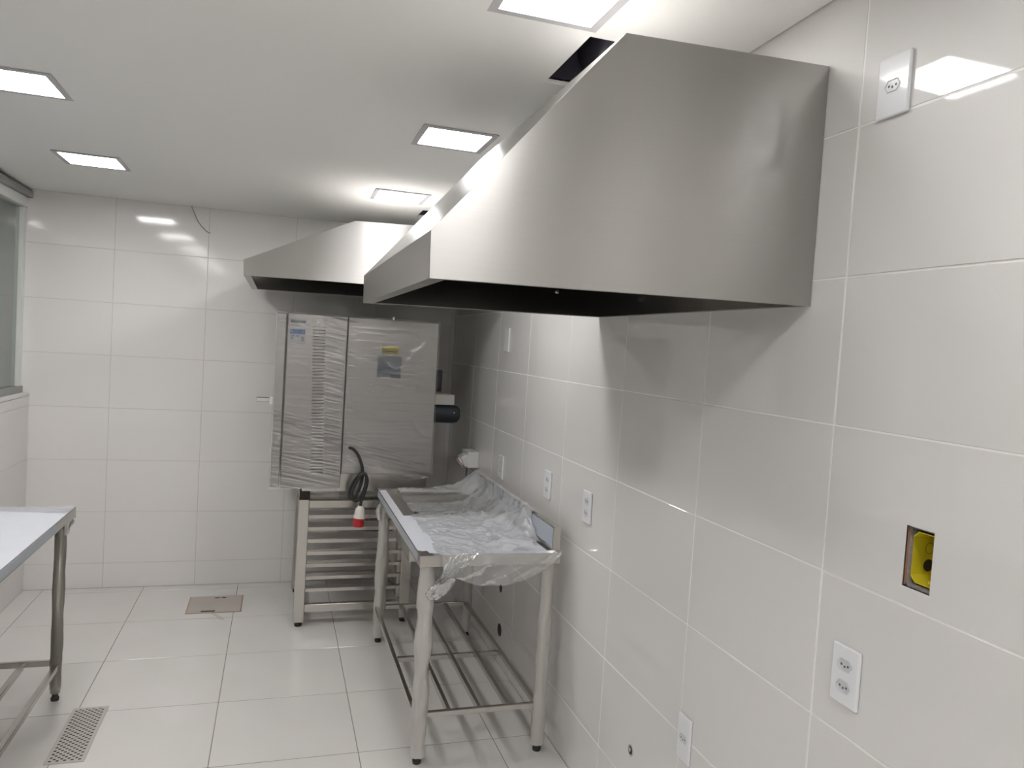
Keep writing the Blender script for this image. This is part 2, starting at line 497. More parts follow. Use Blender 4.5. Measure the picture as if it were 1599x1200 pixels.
# ducts inside the ceiling openings
def duct(x0, x1, y0, y1, label):
    zc = zceil((y0+y1)/2)
    t = thing('exhaust_duct', ((x0+x1)/2, (y0+y1)/2, zc + 0.02), label, 'duct')
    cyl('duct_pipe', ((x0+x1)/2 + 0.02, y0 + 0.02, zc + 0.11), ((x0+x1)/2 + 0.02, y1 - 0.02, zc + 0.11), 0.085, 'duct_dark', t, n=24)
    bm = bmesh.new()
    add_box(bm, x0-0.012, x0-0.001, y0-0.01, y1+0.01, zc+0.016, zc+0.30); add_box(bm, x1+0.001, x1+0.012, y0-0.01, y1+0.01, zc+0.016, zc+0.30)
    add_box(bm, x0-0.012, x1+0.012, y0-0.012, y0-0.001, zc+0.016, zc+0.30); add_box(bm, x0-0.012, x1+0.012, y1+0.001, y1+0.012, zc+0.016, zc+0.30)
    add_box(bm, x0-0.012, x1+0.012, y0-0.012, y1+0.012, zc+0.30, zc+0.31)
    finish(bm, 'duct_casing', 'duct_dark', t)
    return under(t)
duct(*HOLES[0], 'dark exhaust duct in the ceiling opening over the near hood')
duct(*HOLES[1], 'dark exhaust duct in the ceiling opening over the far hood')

# ------------------------------------------------------------------ extractor hoods
def hood(y0, y1, prof, label, flange=0.035, T=0.0025):
    """prof: back-bottom, front-bottom, lip-top, top-front, top-back as (x,z)"""
    bb, fb, lt, tf, tb = prof
    t = thing('extractor_hood', (0.0, (y0+y1)/2, bb[1]), label, 'extractor hood', 'stainless extractor hoods')
    prism('side_panel', prof, 'y', y0, y0 + T, 'steel_hood', t, 0.0008)
    prism('side_panel', prof, 'y', y1 - T, y1, 'steel_hood', t, 0.0008)
    def strip(name, a, b, mat='steel_hood'):
        d = Vector((b[0]-a[0], b[1]-a[1])).normalized(); n = Vector((d.y, -d.x)) * T
        prism(name, [a, b, (b[0]+n.x, b[1]+n.y), (a[0]+n.x, a[1]+n.y)], 'y', y0 + T, y1 - T, mat, t)
    strip('front_lip', fb, lt); strip('front_slope', lt, tf); strip('top_panel', tf, tb)
    strip('back_panel', tb, bb)
    # smooth mill-finish inner faces of the sheets
    ins = [(bb[0]-0.004, bb[1]+0.003), (fb[0]+0.004, fb[1]+0.003), (lt[0]+0.004, lt[1]-0.001), (tf[0]+0.003, tf[1]-0.004), (tb[0]-0.004, tb[1]-0.004)]
    prism('inner_face', ins, 'y', y0 + T + 0.0005, y0 + T + 0.0012, 'steel_mill', t)
    prism('inner_face', ins, 'y', y1 - T - 0.0012, y1 - T - 0.0005, 'steel_mill', t)
    for a, b in ((ins[1], ins[2]), (ins[2], ins[3]), (ins[3], ins[4]), (ins[4], ins[0])):
        d = Vector((b[0]-a[0], b[1]-a[1])).normalized(); n = Vector((d.y, -d.x)) * 0.0008
        prism('inner_face', [a, b, (b[0]+n.x, b[1]+n.y), (a[0]+n.x, a[1]+n.y)], 'y', y0 + T + 0.0015, y1 - T - 0.0015, 'steel_mill', t)
    # bottom flanges folded inwards, following the slightly tilted bottom edge
    def zb(x): return bb[1] + (fb[1]-bb[1]) * (x-bb[0]) / (fb[0]-bb[0])
    def fl(x0, x1, ya, yb):
        prism('flange', [(x0, zb(x0)), (x1, zb(x1)), (x1, zb(x1)+T), (x0, zb(x0)+T)], 'y', ya, yb, 'steel_hood', t)
    fl(fb[0]+T, fb[0]+flange, y0+T, y1-T)
    fl(fb[0]+flange, bb[0]-T, y0+T, y0+flange*0.35); fl(fb[0]+flange, bb[0]-T, y1-flange*0.6, y1-T)
    for k in (0.3, 0.7):
        lathe('bolt', (fb[0]*0.2, y1 - T - 0.001, zb(fb[0]*0.2) + 0.06 + 0.1*k), (0, -1, 0), [(0, .007), (.005, .007), (.006, .004)], 'steel_polish', t, n=8)
    return under(t)
hood(1.507, 2.757, [(-0.001, 1.853), (-0.930, 1.839), (-0.932, 1.937), (-0.531, 2.402), (-0.001, 2.421)],
     'large brushed stainless steel extractor hood in the foreground, on the right wall')
hood(3.98, 5.20, [(-0.001, 2.005), (-1.398, 1.991), (-1.401, 2.068), (-0.866, 2.319), (-0.001, 2.345)],
     'farther stainless steel extractor hood above the wrapped oven')

# ------------------------------------------------------------------ sockets and plates on the right wall
def socket_plate(yc, zc, n, label, w_=0.080, h_=0.129):
    t = thing('wall_socket', (0.0, yc, zc), label, 'wall socket', 'white wall plates')
    box('plate', -0.009, -0.0005, -w_/2, w_/2, -h_/2, h_/2, 'plastic_white', t, 0.003, 2)
    zs = {0: [], 1: [0.0], 2: [0.0235, -0.0235]}[n]
    for dz in zs:
        # hexagonal recess rim
        bm = bmesh.new(); hexo = []
        pts = [(-0.019, 0), (-0.011, 0.0115), (0.011, 0.0115), (0.019, 0), (0.011, -0.0115), (-0.011, -0.0115)]
        A = [bm.verts.new((-0.0100, y*1.16, z*1.16 + dz)) for y, z in pts]
        B = [bm.verts.new((-0.0106, y, z + dz)) for y, z in pts]
        Cc = [bm.verts.new((-0.0092, y*0.93, z*0.93 + dz)) for y, z in pts]
        for k in range(6):
            bm.faces.new((A[k], A[(k+1) % 6], B[(k+1) % 6], B[k])); bm.faces.new((B[k], B[(k+1) % 6], Cc[(k+1) % 6], Cc[k]))
        bm.faces.new(Cc)
        bmesh.ops.recalc_face_normals(bm, faces=bm.faces)
        s = finish(bm, 'socket', 'socket_grey', t)
        for dy, ddz in ((-0.0095, 0), (0.0095, 0), (0, -0.003)):
            cyl('pin_hole', (-0.00935, dy, dz + ddz), (-0.0090, dy, dz + ddz), 0.0028, 'plastic_hole', s, n=10)
    lathe('screw_cap', (-0.004, 0, -h_/2 + 0.0005), (0, 0, -1), [(0, .0032), (.0010, .0032)], 'socket_grey', t, n=8)
    return t
socket_plate(1.297, 2.309, 1, 'single white socket plate high beside the near hood', 0.086, 0.128)
socket_plate(1.2935, 1.040, 2, 'double white socket plate below the open yellow junction box')
socket_plate(1.908, 0.574, 1, 'single white socket plate lowest on the right wall', 0.072, 0.138)
socket_plate(2.734, 1.091, 2, 'double white socket plate above the sink, nearest to the camera of its row')
socket_plate(3.196, 1.092, 2, 'double white socket plate above the sink, middle of its row')
socket_plate(3.950, 1.047, 2, 'double white socket plate above the sink, farthest of its row')
socket_plate(3.981, 1.754, 0, 'blank white wall plate below the near hood', 0.085, 0.132)

# open junction box in the wall
jb = thing('junction_box', (0.0, (HY0+HY1)/2, (HZ0+HZ1)/2), 'open yellow electrical junction box set in the tiled wall', 'junction box')
bm = bmesh.new()      # rough mortar lining of the recess
D = 0.080
add_box(bm, 0.0085, D, HY1 - 0.004, HY1 + 0.0015, HZ0, HZ1); add_box(bm, 0.0085, D, HY0 - 0.0015, HY0 + 0.004, HZ0, HZ1)
add_box(bm, 0.0085, D, HY0, HY1, HZ0 - 0.0015, HZ0 + 0.005); add_box(bm, 0.0085, D, HY0, HY1, HZ1 - 0.005, HZ1 + 0.0015)
add_box(bm, D, D + 0.004, HY0, HY1, HZ0, HZ1)
bmesh.ops.subdivide_edges(bm, edges=list(bm.edges), cuts=5, use_grid_fill=True)
for v in bm.verts:
    v.co += Vector((0, nz(v.co.x*90, v.co.z*90, 1), nz(v.co.x*90, v.co.z*80, 5))) * 0.0016
finish(bm, 'mortar_lining', 'mortar', jb)
box('clay_edge', 0.0040, 0.0085, HY1 - 0.0012, HY1 + 0.0008, HZ0 + 0.002, HZ1 - 0.002, 'clay', jb)
bm = bmesh.new()
yb0, yb1, zb0, zb1 = HY0 + 0.002, HY1 - 0.005, HZ0 + 0.011, HZ1 - 0.012
X0, X1 = 0.016, 0.073
c = 0.012
oct_ = [(yb0 + c, zb0), (yb1 - c, zb0), (yb1, zb0 + c), (yb1, zb1 - c), (yb1 - c, zb1), (yb0 + c, zb1), (yb0, zb1 - c), (yb0, zb0 + c)]
A = [bm.verts.new((X0, y, z)) for y, z in oct_]; B = [bm.verts.new((X1, y, z)) for y, z in oct_]
O_ = [bm.verts.new((X0, (y-(yb0+yb1)/2)*1.10+(yb0+yb1)/2, (z-(zb0+zb1)/2)*1.04+(zb0+zb1)/2)) for y, z in oct_]
for k in range(8):
    bm.faces.new((A[k], A[(k+1) % 8], B[(k+1) % 8], B[k])); bm.faces.new((O_[k], O_[(k+1) % 8], A[(k+1) % 8], A[k]))
bm.faces.new(B)
finish(bm, 'yellow_box', 'box_yellow', jb)
lathe('knockout_hole', (0.0575, yb1 - 0.0002, zb0 + 0.029), (0, -1, 0), [(0, .0125), (.001, .0125)], 'black_rubber', jb, n=24)
bm = bmesh.new()
for k in range(20):
    a0, a1 = 2*math.pi*k/20, 2*math.pi*(k+1)/20
    for (r0, r1) in ((0.0108, 0.0118),):
        q = [(r0, a0), (r1, a0), (r1, a1), (r0, a1)]
        bm.faces.new([bm.verts.new((0.0575 + r*math.sin(a)*0.9, yb1 - 0.0006, zb0 + 0.064 + r*math.cos(a))) for r, a in q])
finish(bm, 'knockout_ring', 'black_rubber', jb)
box('screw_tab', 0.021, 0.030, yb0 + 0.002, yb0 + 0.016, zb1 - 0.018, zb1 - 0.010, 'box_yellow', jb, 0.001)
box('screw_tab', 0.021, 0.030, yb0 + 0.010, yb0 + 0.024, zb0 + 0.003, zb0 + 0.010, 'box_yellow', jb, 0.001)
under(jb)

# pipe stubs in the right wall
def pipe_stub(y, z, r, label, ring='steel_polish'):
    t = thing('pipe_stub', (0, y, z), label, 'pipe', 'pipe stubs in the right wall')
    lathe('collar', (0.0015, 0, 0), (-1, 0, 0), [(0, r), (.003, r), (.0035, r*.8)], ring, t, n=20)
    lathe('pipe_mouth', (-0.0018, 0, 0), (-1, 0, 0), [(0, r*.72), (.0006, r*.72)], 'black_rubber', t, n=20)
    if ring == 'steel_polish':
        lathe('thread_insert', (-0.0024, 0, r*0.2), (-1, 0, 0), [(0, r*.42), (.003, r*.42), (.003, r*.25)], 'steel_polish', t, n=16)
    return t
pipe_stub(2.240, 0.356, 0.019, 'small metal pipe stub low on the right wall, in front of the sink')
pipe_stub(3.827, 0.399, 0.022, 'dark pipe hole in the wall under the sink, upper one', 'black_rubber')
pipe_stub(3.803, 0.177, 0.034, 'dark pipe hole in the wall under the sink, lower one', 'black_rubber')

# industrial three-phase socket on the wall beside the oven
t = thing('industrial_socket', (0, 4.50, 0.99), 'white industrial power socket box on the right wall beside the oven', 'power socket')
bmx = bmesh.new(); add_box(bmx, -0.075, 0, -0.07, 0.09, -0.035, 0.065, 0.008, 2)
bmesh.ops.recalc_face_normals(bmx, faces=bmx.faces)
finish(bmx, 'housing', 'socket_white', t)
bmx = bmesh.new(); add_box(bmx, -0.10, -0.02, -0.055, 0.055, -0.02, 0.05, 0.012, 2)
bmesh.ops.rotate(bmx, verts=bmx.verts, cent=(-0.06, 0, 0.01), matrix=Matrix.Rotation(math.radians(-28), 3, 'Y'))
bmesh.ops.recalc_face_normals(bmx, faces=bmx.faces)
finish(bmx, 'angled_front', 'socket_white', t)
lathe('cap', (-0.085, 0, 0.0), (-0.75, 0, -0.66), [(0, .034), (.022, .036), (.028, .031)], 'socket_white', t)
lathe('red_ring', (-0.099, 0, -0.012), (-0.75, 0, -0.66), [(0, .037), (.004, .037)], 'plug_red', t)
lathe('screw_head', (-0.045, -0.05, 0.065), (0, 0, 1), [(0, .006), (.002, .006)], 'black_rubber', t, n=10)
t['group'] = 'power points'
tb = tag(tube('supply_cable', [(-0.05, 4.52, 0.955), (-0.055, 4.52, 0.90), (-0.05, 4.53, 0.75), (-0.03, 4.54, 0.5), (-0.02, 4.55, 0.30)], 0.006, 'cable_violet'),
         'thin violet cable hanging below the industrial socket', 'cable')

# thin wire from the ceiling down the back wall
tag(tube('loose_wire', [(-1.795, 5.296, 2.506), (-1.775, 5.296, 2.46), (-1.745, 5.297, 2.40), (-1.70, 5.297, 2.352), (-1.675, 5.298, 2.340)], 0.0035, 'wire_white', n=6),
    'thin loose wire running from the ceiling down the back wall', 'wire')

# ------------------------------------------------------------------ wrapped legs
def wrap(name, x, y, z0, z1, r, mat, parent, seed, amp=0.006, flare=0.0):
    def f(u, v):
        a = 2 * math.pi * u; z = z0 + (z1 - z0) * v
        ca, sa = math.cos(a), math.sin(a)
        k = r + amp * (0.9 + nz(ca*1.3 + seed, sa*1.3, z*9) + 0.5*nz(ca*4, sa*4 + seed, z*30))
        k += flare * max(0, nz(seed, 3, z*5 + 2)) 
        return (x + k*ca, y + k*sa, z)
    o = sheet(name, 24, 60, f, mat, parent)
    bm = bmesh.new(); bm.from_mesh(o.data); bmesh.ops.remove_doubles(bm, verts=bm.verts, dist=1e-5); bm.to_mesh(o.data); bm.free()
    return o
def leg(parent, x, y, ztop, r, seed, wmat='leg_film', amp=0.006, wz0=0.05, wz1=None, flare=0.0):
    l = cyl('leg', (x, y, 0.035), (x, y, ztop), r, 'steel', parent, n=20)
    lathe('foot', (x, y, 0.0), (0, 0, 1), [(0, r*.80), (.012, r*.86), (.020, r*.62), (.040, r*.62)], 'black_rubber', l, n=16)
    wrap('plastic_wrap', x, y, wz0, (ztop - 0.02) if wz1 is None else wz1, r + 0.001, wmat, l, seed, amp, flare)
    return l

# ------------------------------------------------------------------ sink table
st = thing('sink_table', (-0.35, 3.54, 0), 'stainless steel sink table on plastic-wrapped legs by the right wall', 'sink table')
TX0, TX1, TY0, TY1, TZ = -0.645, -0.052, 2.868, 4.225, 0.868
BX0, BX1, BY0, BY1 = -0.548, -0.135, 3.645, 4.060
bm = bmesh.new()
for (x0, x1, y0, y1) in ((TX0, TX1, TY0, BY0), (TX0, TX1, BY1, TY1), (TX0, BX0, BY0, BY1), (BX1, TX1, BY0, BY1)):
    add_box(bm, x0, x1, y0, y1, TZ - 0.003, TZ)
bmesh.ops.remove_doubles(bm, verts=bm.verts, dist=1e-5)
bmesh.ops.recalc_face_normals(bm, faces=bm.faces)
finish(bm, 'table_top', 'steel', st)
H = 0.045
box('front_apron', TX0, TX0 + 0.003, TY0, TY1, TZ - H, TZ - 0.0035, 'steel', st)
box('side_apron', TX0 + 0.0035, TX1, TY0, TY0 + 0.003, TZ - H, TZ - 0.0035, 'steel', st)
box('side_apron', TX0 + 0.0035, TX1, TY1 - 0.003, TY1, TZ - H, TZ - 0.0035, 'steel', st)
bs = box('backsplash', -0.086, -0.054, TY0 + 0.004, TY1, TZ + 0.0005, 0.975, 'steel', st, 0.002)
box('film', -0.0875, -0.0864, TY0 + 0.012, TY1 - 0.01, TZ + 0.022, 0.968, 'film_grey', bs)
bm = bmesh.new()
add_box(bm, BX0, BX0+.003, BY0, BY1, TZ-.25, TZ-.004); add_box(bm, BX1-.003, BX1, BY0, BY1, TZ-.25, TZ-.004)
add_box(bm, BX0+.003, BX1-.003, BY0, BY0+.003, TZ-.25, TZ-.004); add_box(bm, BX0+.003, BX1-.003, BY1-.003, BY1, TZ-.25, TZ-.004)
add_box(bm, BX0, BX1, BY0, BY1, TZ-.254, TZ-.2505)
bmesh.ops.recalc_face_normals(bm, faces=bm.faces)
finish(bm, 'basin', 'steel', st)
# protective film on the steel, torn away at the near front corner and round the basin
fz = TZ + 0.0008
prism('protective_film', [(TX0+.004, 3.555), (-0.100, 3.555), (-0.100, TY0+.004), (-0.55, TY0+.004), (-0.565, TY0+.03), (-0.60, TY0+.04), (-0.605, TY0+.075), (-0.625, TY0+.07), (TX0+.004, TY0+.085)], 'z', TZ+.0003, fz, 'film_blue', st)
prism('protective_film', [(TX0+.004, 3.556), (-0.602, 3.556), (-0.602, TY1-.05), (TX0+.004, TY1-.05)], 'z', TZ+.0003, fz, 'film_blue', st)
box('apron_film', TX0 - 0.0012, TX0 - 0.0003, TY0 + 0.05, TY1 - 0.05, TZ - 0.036, TZ - 0.004, 'film_grey', st)
for k, (x, y) in enumerate(((-0.603, 2.915), (-0.085, 2.915), (-0.603, 4.175), (-0.085, 4.190))):
    leg(st, x, y, TZ - 0.004, 0.0215, 11.3*k + 2, 'leg_film', (0.009, 0.006, 0.007, 0.003)[k], 0.03, 0.835, (0.022, 0.004, 0.012, 0)[k])
SZ = 0.200
for k, x in enumerate((-0.622, -0.480, -0.350, -0.224, -0.098)):
    box('shelf_slat', x - 0.0095, x + 0.0095, 2.925, 4.16, SZ - 0.012, SZ + 0.012, 'steel', st, 0.002)
for y in (2.915, 3.52, 4.175):
    z = SZ - (0.014 if y == 3.52 else 0.0)
    box('cross_bar', -0.600, -0.09, y - 0.0095, y + 0.0095, z - 0.0125 - 0.012*(y == 3.52), z + 0.011 - 0.012*(y == 3.52), 'steel', st, 0.002)
under(st)

# crumpled clear plastic sheet over the sink table
def top_sheet(u, v):
    x = -0.585 + 0.525 * u; y = 2.862 + 1.345 * v
    # ragged outline at the front
    lim = -0.575 + 0.03 * nz(y*4, 3) if y < 3.55 else -0.535 + 0.02 * nz(y*9, 8)
    if x < lim: return None
    if y < 2.99 and x > -0.155 + 0.02*nz(y*20, 4): return None
    fo = 0.40 + 1.0*min(1, max(0, (x + 0.36)/0.2)) + 0.5*max(0, 1 - abs(y - 3.58)/0.10)
    cr = fo*(0.016*max(0, ridg(x*5 + y*2, y*4, 1))**3 + 0.008*max(0, ridg(x*13+3, y*9 + x*4, 4))**2) + 0.003*nz(x*40, y*36, 2)
    z = TZ + 0.008 + max(0, cr)
    if y > 3.6:                                    # sagging over the basin, bunched at the far rim
        k = min(1, (y-3.6)/0.12) * min(1, max(0, (4.14-y)/0.08)) * min(1, max(0, (x+0.56)/0.05))
        z += -0.060*k + 0.007*ridg(x*11, y*13, 9)*k
    g = min(1, max(0, (y - 3.04 + 0.10*nz(y*6, x*9, 3)) / 0.10))     # climbing the backsplash towards the far end
    b = max(0.0, (x + 0.20) / 0.11)
    hb = 0.055 + 0.05*max(0, nz(y*4.5, 2)+0.2) + 0.02*max(0, (y-3.55)/0.6)
    z += g * hb * min(1, b)**1.4
    if x > -0.092:
        if g < 0.98: return None
        z = max(z, 0.981 + 0.008*nz(y*20, 7))
    return (x, y, z)
ps = thing('plastic_sheet', (-0.32, 3.5, TZ + 0.001), 'crumpled clear plastic sheet spread over the sink table', 'plastic sheet')
sheet('top_cover', 110, 240, top_sheet, 'cover_film', ps)
def drape(u, v):
    x = -0.560 + 0.502 * u
    hang = 0.135 * (1 - (2*abs(u - 0.45))**2.4 * 0.72) + 0.010*nz(x*14, 5)
    z = TZ + 0.014 - hang * v
    fold = 0.010*ridg(x*9 + v*1.5, v*1.3, 6) + 0.006*nz(x*22 - v*3, v*4, 1)
    y = 2.863 - 0.004 - 0.020 * math.sin(min(1, v*2.5)*1.57) * 0.6 - max(0, fold) * min(1, v*3)
    return (x, y, z)
sheet('hanging_edge', 90, 30, drape, 'sheet_film', ps)
def knot(u, v):       # pleated band pulled from the table edge down to the front leg
    w_ = 0.22 + 0.78*(1 - v)
    cx = -0.475 - 0.090*v
    z = TZ + 0.010 - 0.115*v + 0.010*nz(u*6, v*5, 8)
    pl = 0.012*math.sin(u*30 + v*3 + 2*nz(u*4, v*4, 2))*(0.35 + 0.65*min(1, v*2))
    y = 2.846 - 0.010*math.sin(v*3.14) + pl*0.7 + 0.008*nz(u*9, v*9, 4)
    return (cx + (u - 0.5)*0.130*w_ + 0.3*pl, y, z)
sheet('pulled_band', 60, 40, knot, 'sheet_film', ps)
def gather(u, v):     # crumpled bunch tied against the leg
    a = 2*math.pi*u; t_ = math.pi*(0.04 + 0.92*v)
    r = 1 + 0.55*nz(math.cos(a)*1.7 + 3, math.sin(a)*1.7, v*3.2) + 0.30*ridg(math.cos(a)*4, math.sin(a)*4, v*7)
    x = -0.553 + 0.040*r*math.sin(t_)*math.cos(a) + 0.022*math.cos(t_)
    y = 2.868 + 0.022*r*math.sin(t_)*math.sin(a)
    return (x, y, 0.738 + 0.046*math.cos(t_)*(0.8 + 0.2*r) + 0.012*math.cos(a)*math.sin(t_))
sheet('gathered_end', 56, 40, gather, 'bunch_film', ps)
def bag(u, v):        # loose flap beside the far front leg
    a = 0.9*math.pi*u
    z = 0.805 - 0.10*v
    return (-0.628 - 0.028*math.sin(v*2.9)*math.sin(a) + 0.006*nz(u*5, v*5, 2), 4.16 + 0.03*math.cos(a), z + 0.008*nz(u*4, v*4, 7))
sheet('loose_flap', 14, 16, bag, 'leg_film', ps)
under(ps)

# ------------------------------------------------------------------ left prep table
pt = thing('prep_table', (-2.36, 3.0, 0), 'steel work table with white film on top at the left edge', 'table')
LX0, LX1, LY0, LY1, LZ = -2.655, -2.056, 2.30, 3.765, 0.872
box('table_top', LX0, LX1, LY0, LY1, LZ - 0.004, LZ, 'steel', pt, 0.001)
box('side_apron', LX1 - 0.003, LX1, LY0, LY1, LZ - 0.042, LZ - 0.0045, 'steel', pt)
box('side_apron', LX0, LX0 + 0.003, LY0, LY1, LZ - 0.042, LZ - 0.0045, 'steel', pt)
box('end_apron', LX0 + .0035, LX1 - .0035, LY1 - 0.003, LY1, LZ - 0.042, LZ - 0.0045, 'steel', pt)
box('end_apron', LX0 + .0035, LX1 - .0035, LY0, LY0 + 0.003, LZ - 0.042, LZ - 0.0045, 'steel', pt)
box('protective_film', LX0 + 0.002, LX1 - 0.002, LY0 + 0.002, LY1 - 0.003, LZ + 0.0003, LZ + 0.0012, 'film_blue', pt)
box('apron_film', LX1 + 0.0003, LX1 + 0.0011, LY0 + 0.03, LY1 - 0.28, LZ - 0.036, LZ - 0.002, 'film_grey', pt)
for k, (x, y) in enumerate(((-2.104, 3.725), (-2.610, 3.725), (-2.104, 2.35), (-2.610, 2.35))):
    leg(pt, x, y, LZ - 0.005, 0.0205, 5.1*k + 40, 'leg_film_dark', 0.0035, 0.05, 0.78)
for x in (-2.100, -2.24, -2.36, -2.48, -2.614):
    box('shelf_slat', x - 0.0115, x + 0.0115, 2.36, 3.72, 0.148, 0.172, 'steel', pt, 0.002)
for y in (2.35, 3.725):
    box('cross_bar', -2.61, -2.105, y - 0.010, y + 0.010, 0.160, 0.186, 'steel', pt, 0.002)
def corner_bag(u, v):
    a = -0.35*math.pi + 1.5*math.pi*u
    z = LZ + 0.002 - 0.115*v
    k = 0.045*(1 - 0.45*v) + 0.010*nz(u*7, v*4, 12)*(0.3+v)
    sq = max(abs(math.cos(a)), abs(math.sin(a)))
    return (-2.098 + k*math.cos(a)/sq, 3.726 + k*math.sin(a)/sq, z)
sheet('corner_wrap', 40, 20, corner_bag, 'leg_film', pt)
def edge_strip(u, v):
    y = 3.755 - 0.30*u
    return (LX1 + 0.0025 + 0.004*abs(nz(y*30, v*6, 3)), y, LZ + 0.004 - (0.052 - 0.03*u + 0.008*nz(y*12, 2))*v)
sheet('edge_wrap', 40, 8, edge_strip, 'leg_film', pt)
def top_edge(u, v):
    x = LX1 - 0.55*u; y = LY1 - 0.13*v*(1 - 0.45*u) - 0.004
    return (x, y, LZ + 0.003 + 0.004*max(0, ridg(x*8, y*30, 5)))
sheet('end_wrap', 50, 14, top_edge, 'sheet_film', pt)
under(pt)

# ------------------------------------------------------------------ oven stand
os_ = thing('oven_stand', (-0.72, 4.80, 0), 'stainless rack stand with tray rails under the oven', 'oven stand')
SX0, SX1, SY0, SY1 = -1.063, -0.385, 4.445, 5.12
LW = 0.060
for (x, y) in ((SX0, SY0), (SX1 - LW, SY0), (SX0, SY1 - LW), (SX1 - LW, SY1 - LW)):
    l = box('leg', x, x + LW, y, y + LW, 0.028, 0.758, 'steel', os_, 0.003)
    lathe('foot', (x + LW/2, y + LW/2, 0), (0, 0, 1), [(0, .020), (.016, .022), (.028, .016)], 'black_rubber', l, n=16)
    box('pad', x + 0.004, x + LW + 0.002, y + 0.004, y + LW - 0.004, 0.7585, 0.815, 'black_rubber', l, 0.003)
for y in (SY0 + 0.012, SY1 - 0.048):
    box('top_rail', SX0 + LW, SX1 - LW, y, y + 0.036, 0.706, 0.750, 'steel', os_, 0.002)
    box('bottom_rail', SX0 + LW, SX1 - LW, y, y + 0.036, 0.084, 0.130, 'steel', os_, 0.002)
for x in (SX0 + 0.012, SX1 - 0.048):
    box('top_rail', x, x + 0.036, SY0 + LW, SY1 - LW, 0.706, 0.750, 'steel', os_, 0.002)
    box('bottom_rail', x, x + 0.036, SY0 + LW, SY1 - LW, 0.084, 0.130, 'steel', os_, 0.002)
for x in (SX0 + 0.022, SX1 - 0.075):      # uprights that carry the rails
    for y in (SY0 + 0.062, SY1 - 0.074):
        box('upright', x, x + 0.022, y, y + 0.012, 0.131, 0.705, 'steel', os_)
for k in range(7):
    z = 0.195 + 0.0735 * k
    for s in (0, 1):
        ya = SY0 + 0.048 if s == 0 else SY1 - 0.098
        # L-shaped tray rail: upright web and inward flange
        bm = bmesh.new()
        if s == 0:
            prof = [(ya, z), (ya + 0.050, z), (ya + 0.050, z + 0.002), (ya + 0.002, z + 0.002), (ya + 0.002, z + 0.020), (ya, z + 0.020)]
        else:
            prof = [(ya + 0.050, z), (ya + 0.050, z + 0.020), (ya + 0.048, z + 0.020), (ya + 0.048, z + 0.002), (ya, z + 0.002), (ya, z)]
        bm.free()
        prism('tray_rail', prof, 'x', SX0 + 0.03, SX1 - 0.03, 'steel', os_)
under(os_)

# ------------------------------------------------------------------ oven
ov = thing('oven', (-0.75, 4.78, 0.816), 'large stainless oven wrapped in clear film with vent slots and stickers', 'oven')
OY0, OY1 = 4.36, 5.17
OZ0, OZ1 = 0.842, 1.832
fb_ = box('front_body', -1.172, -0.842, OY0, OY1, OZ0, OZ1, 'steel_oven', ov, 0.004, 2)
rb_ = box('rear_body', -0.840, -0.313, OY0 + 0.004, OY1, 0.925, OZ1 - 0.001, 'steel_oven', ov, 0.004, 2)
box('base_tray', -1.05, -0.330, OY0 + 0.05, OY1 - 0.02, 0.8155, 0.924, 'steel', ov)
dr = box('door', -1.228, -1.178, OY0 + 0.005, OY1 - 0.005, OZ0 + 0.005, OZ1 - 0.004, 'steel_oven', ov, 0.004, 2)
box('door_handle', -1.325, -1.250, 4.52, 4.56, 1.312, 1.340, 'steel_polish', dr, 0.004)
box('handle_boss', -1.250, -1.228, 4.51, 4.57, 1.300, 1.345, 'plastic_white', dr, 0.004)
# vent louvers: one shared mesh
bm = bmesh.new()
nn = 8
for k in range(nn):
    a0, a1 = math.pi*0.5*k/nn, math.pi*0.5*(k+1)/nn
    A = [(-0.033, -0.0125*math.sin(a0), 0.0078*math.cos(a0)), (0.033, -0.0125*math.sin(a0), 0.0078*math.cos(a0)),
         (0.033, -0.0125*math.sin(a1), 0.0078*math.cos(a1)), (-0.033, -0.0125*math.sin(a1), 0.0078*math.cos(a1))]
    bm.faces.new([bm.verts.new(p) for p in A])
bmesh.ops.remove_doubles(bm, verts=bm.verts, dist=1e-6)
bm.verts.ensure_lookup_table()
L_ = sorted([v for v in bm.verts if v.co.x < 0], key=lambda v: v.co.z); R_ = sorted([v for v in bm.verts if v.co.x > 0], key=lambda v: v.co.z)
cl = bm.verts.new((-0.033, 0, 0)); cr = bm.verts.new((0.033, 0, 0))
for a, b in zip(L_, L_[1:]): bm.faces.new((a, b, cl))
for a, b in zip(R_, R_[1:]): bm.faces.new((b, a, cr))
bmesh.ops.recalc_face_normals(bm, faces=bm.faces)
lou = finish(bm, 'louver', 'steel_louver', fb_, (-1.0005, OY0 - 0.0002, 1.757))
NL = 47
for k in range(NL):
    f = k / (NL - 1)
    o = lou if k == 0 else link(lou.data, 'louver', fb_)
    o.location = (-1.001 + 0.024*f, OY0 - 0.0002, 1.757 - 0.831*f)
    if k == 0: pass
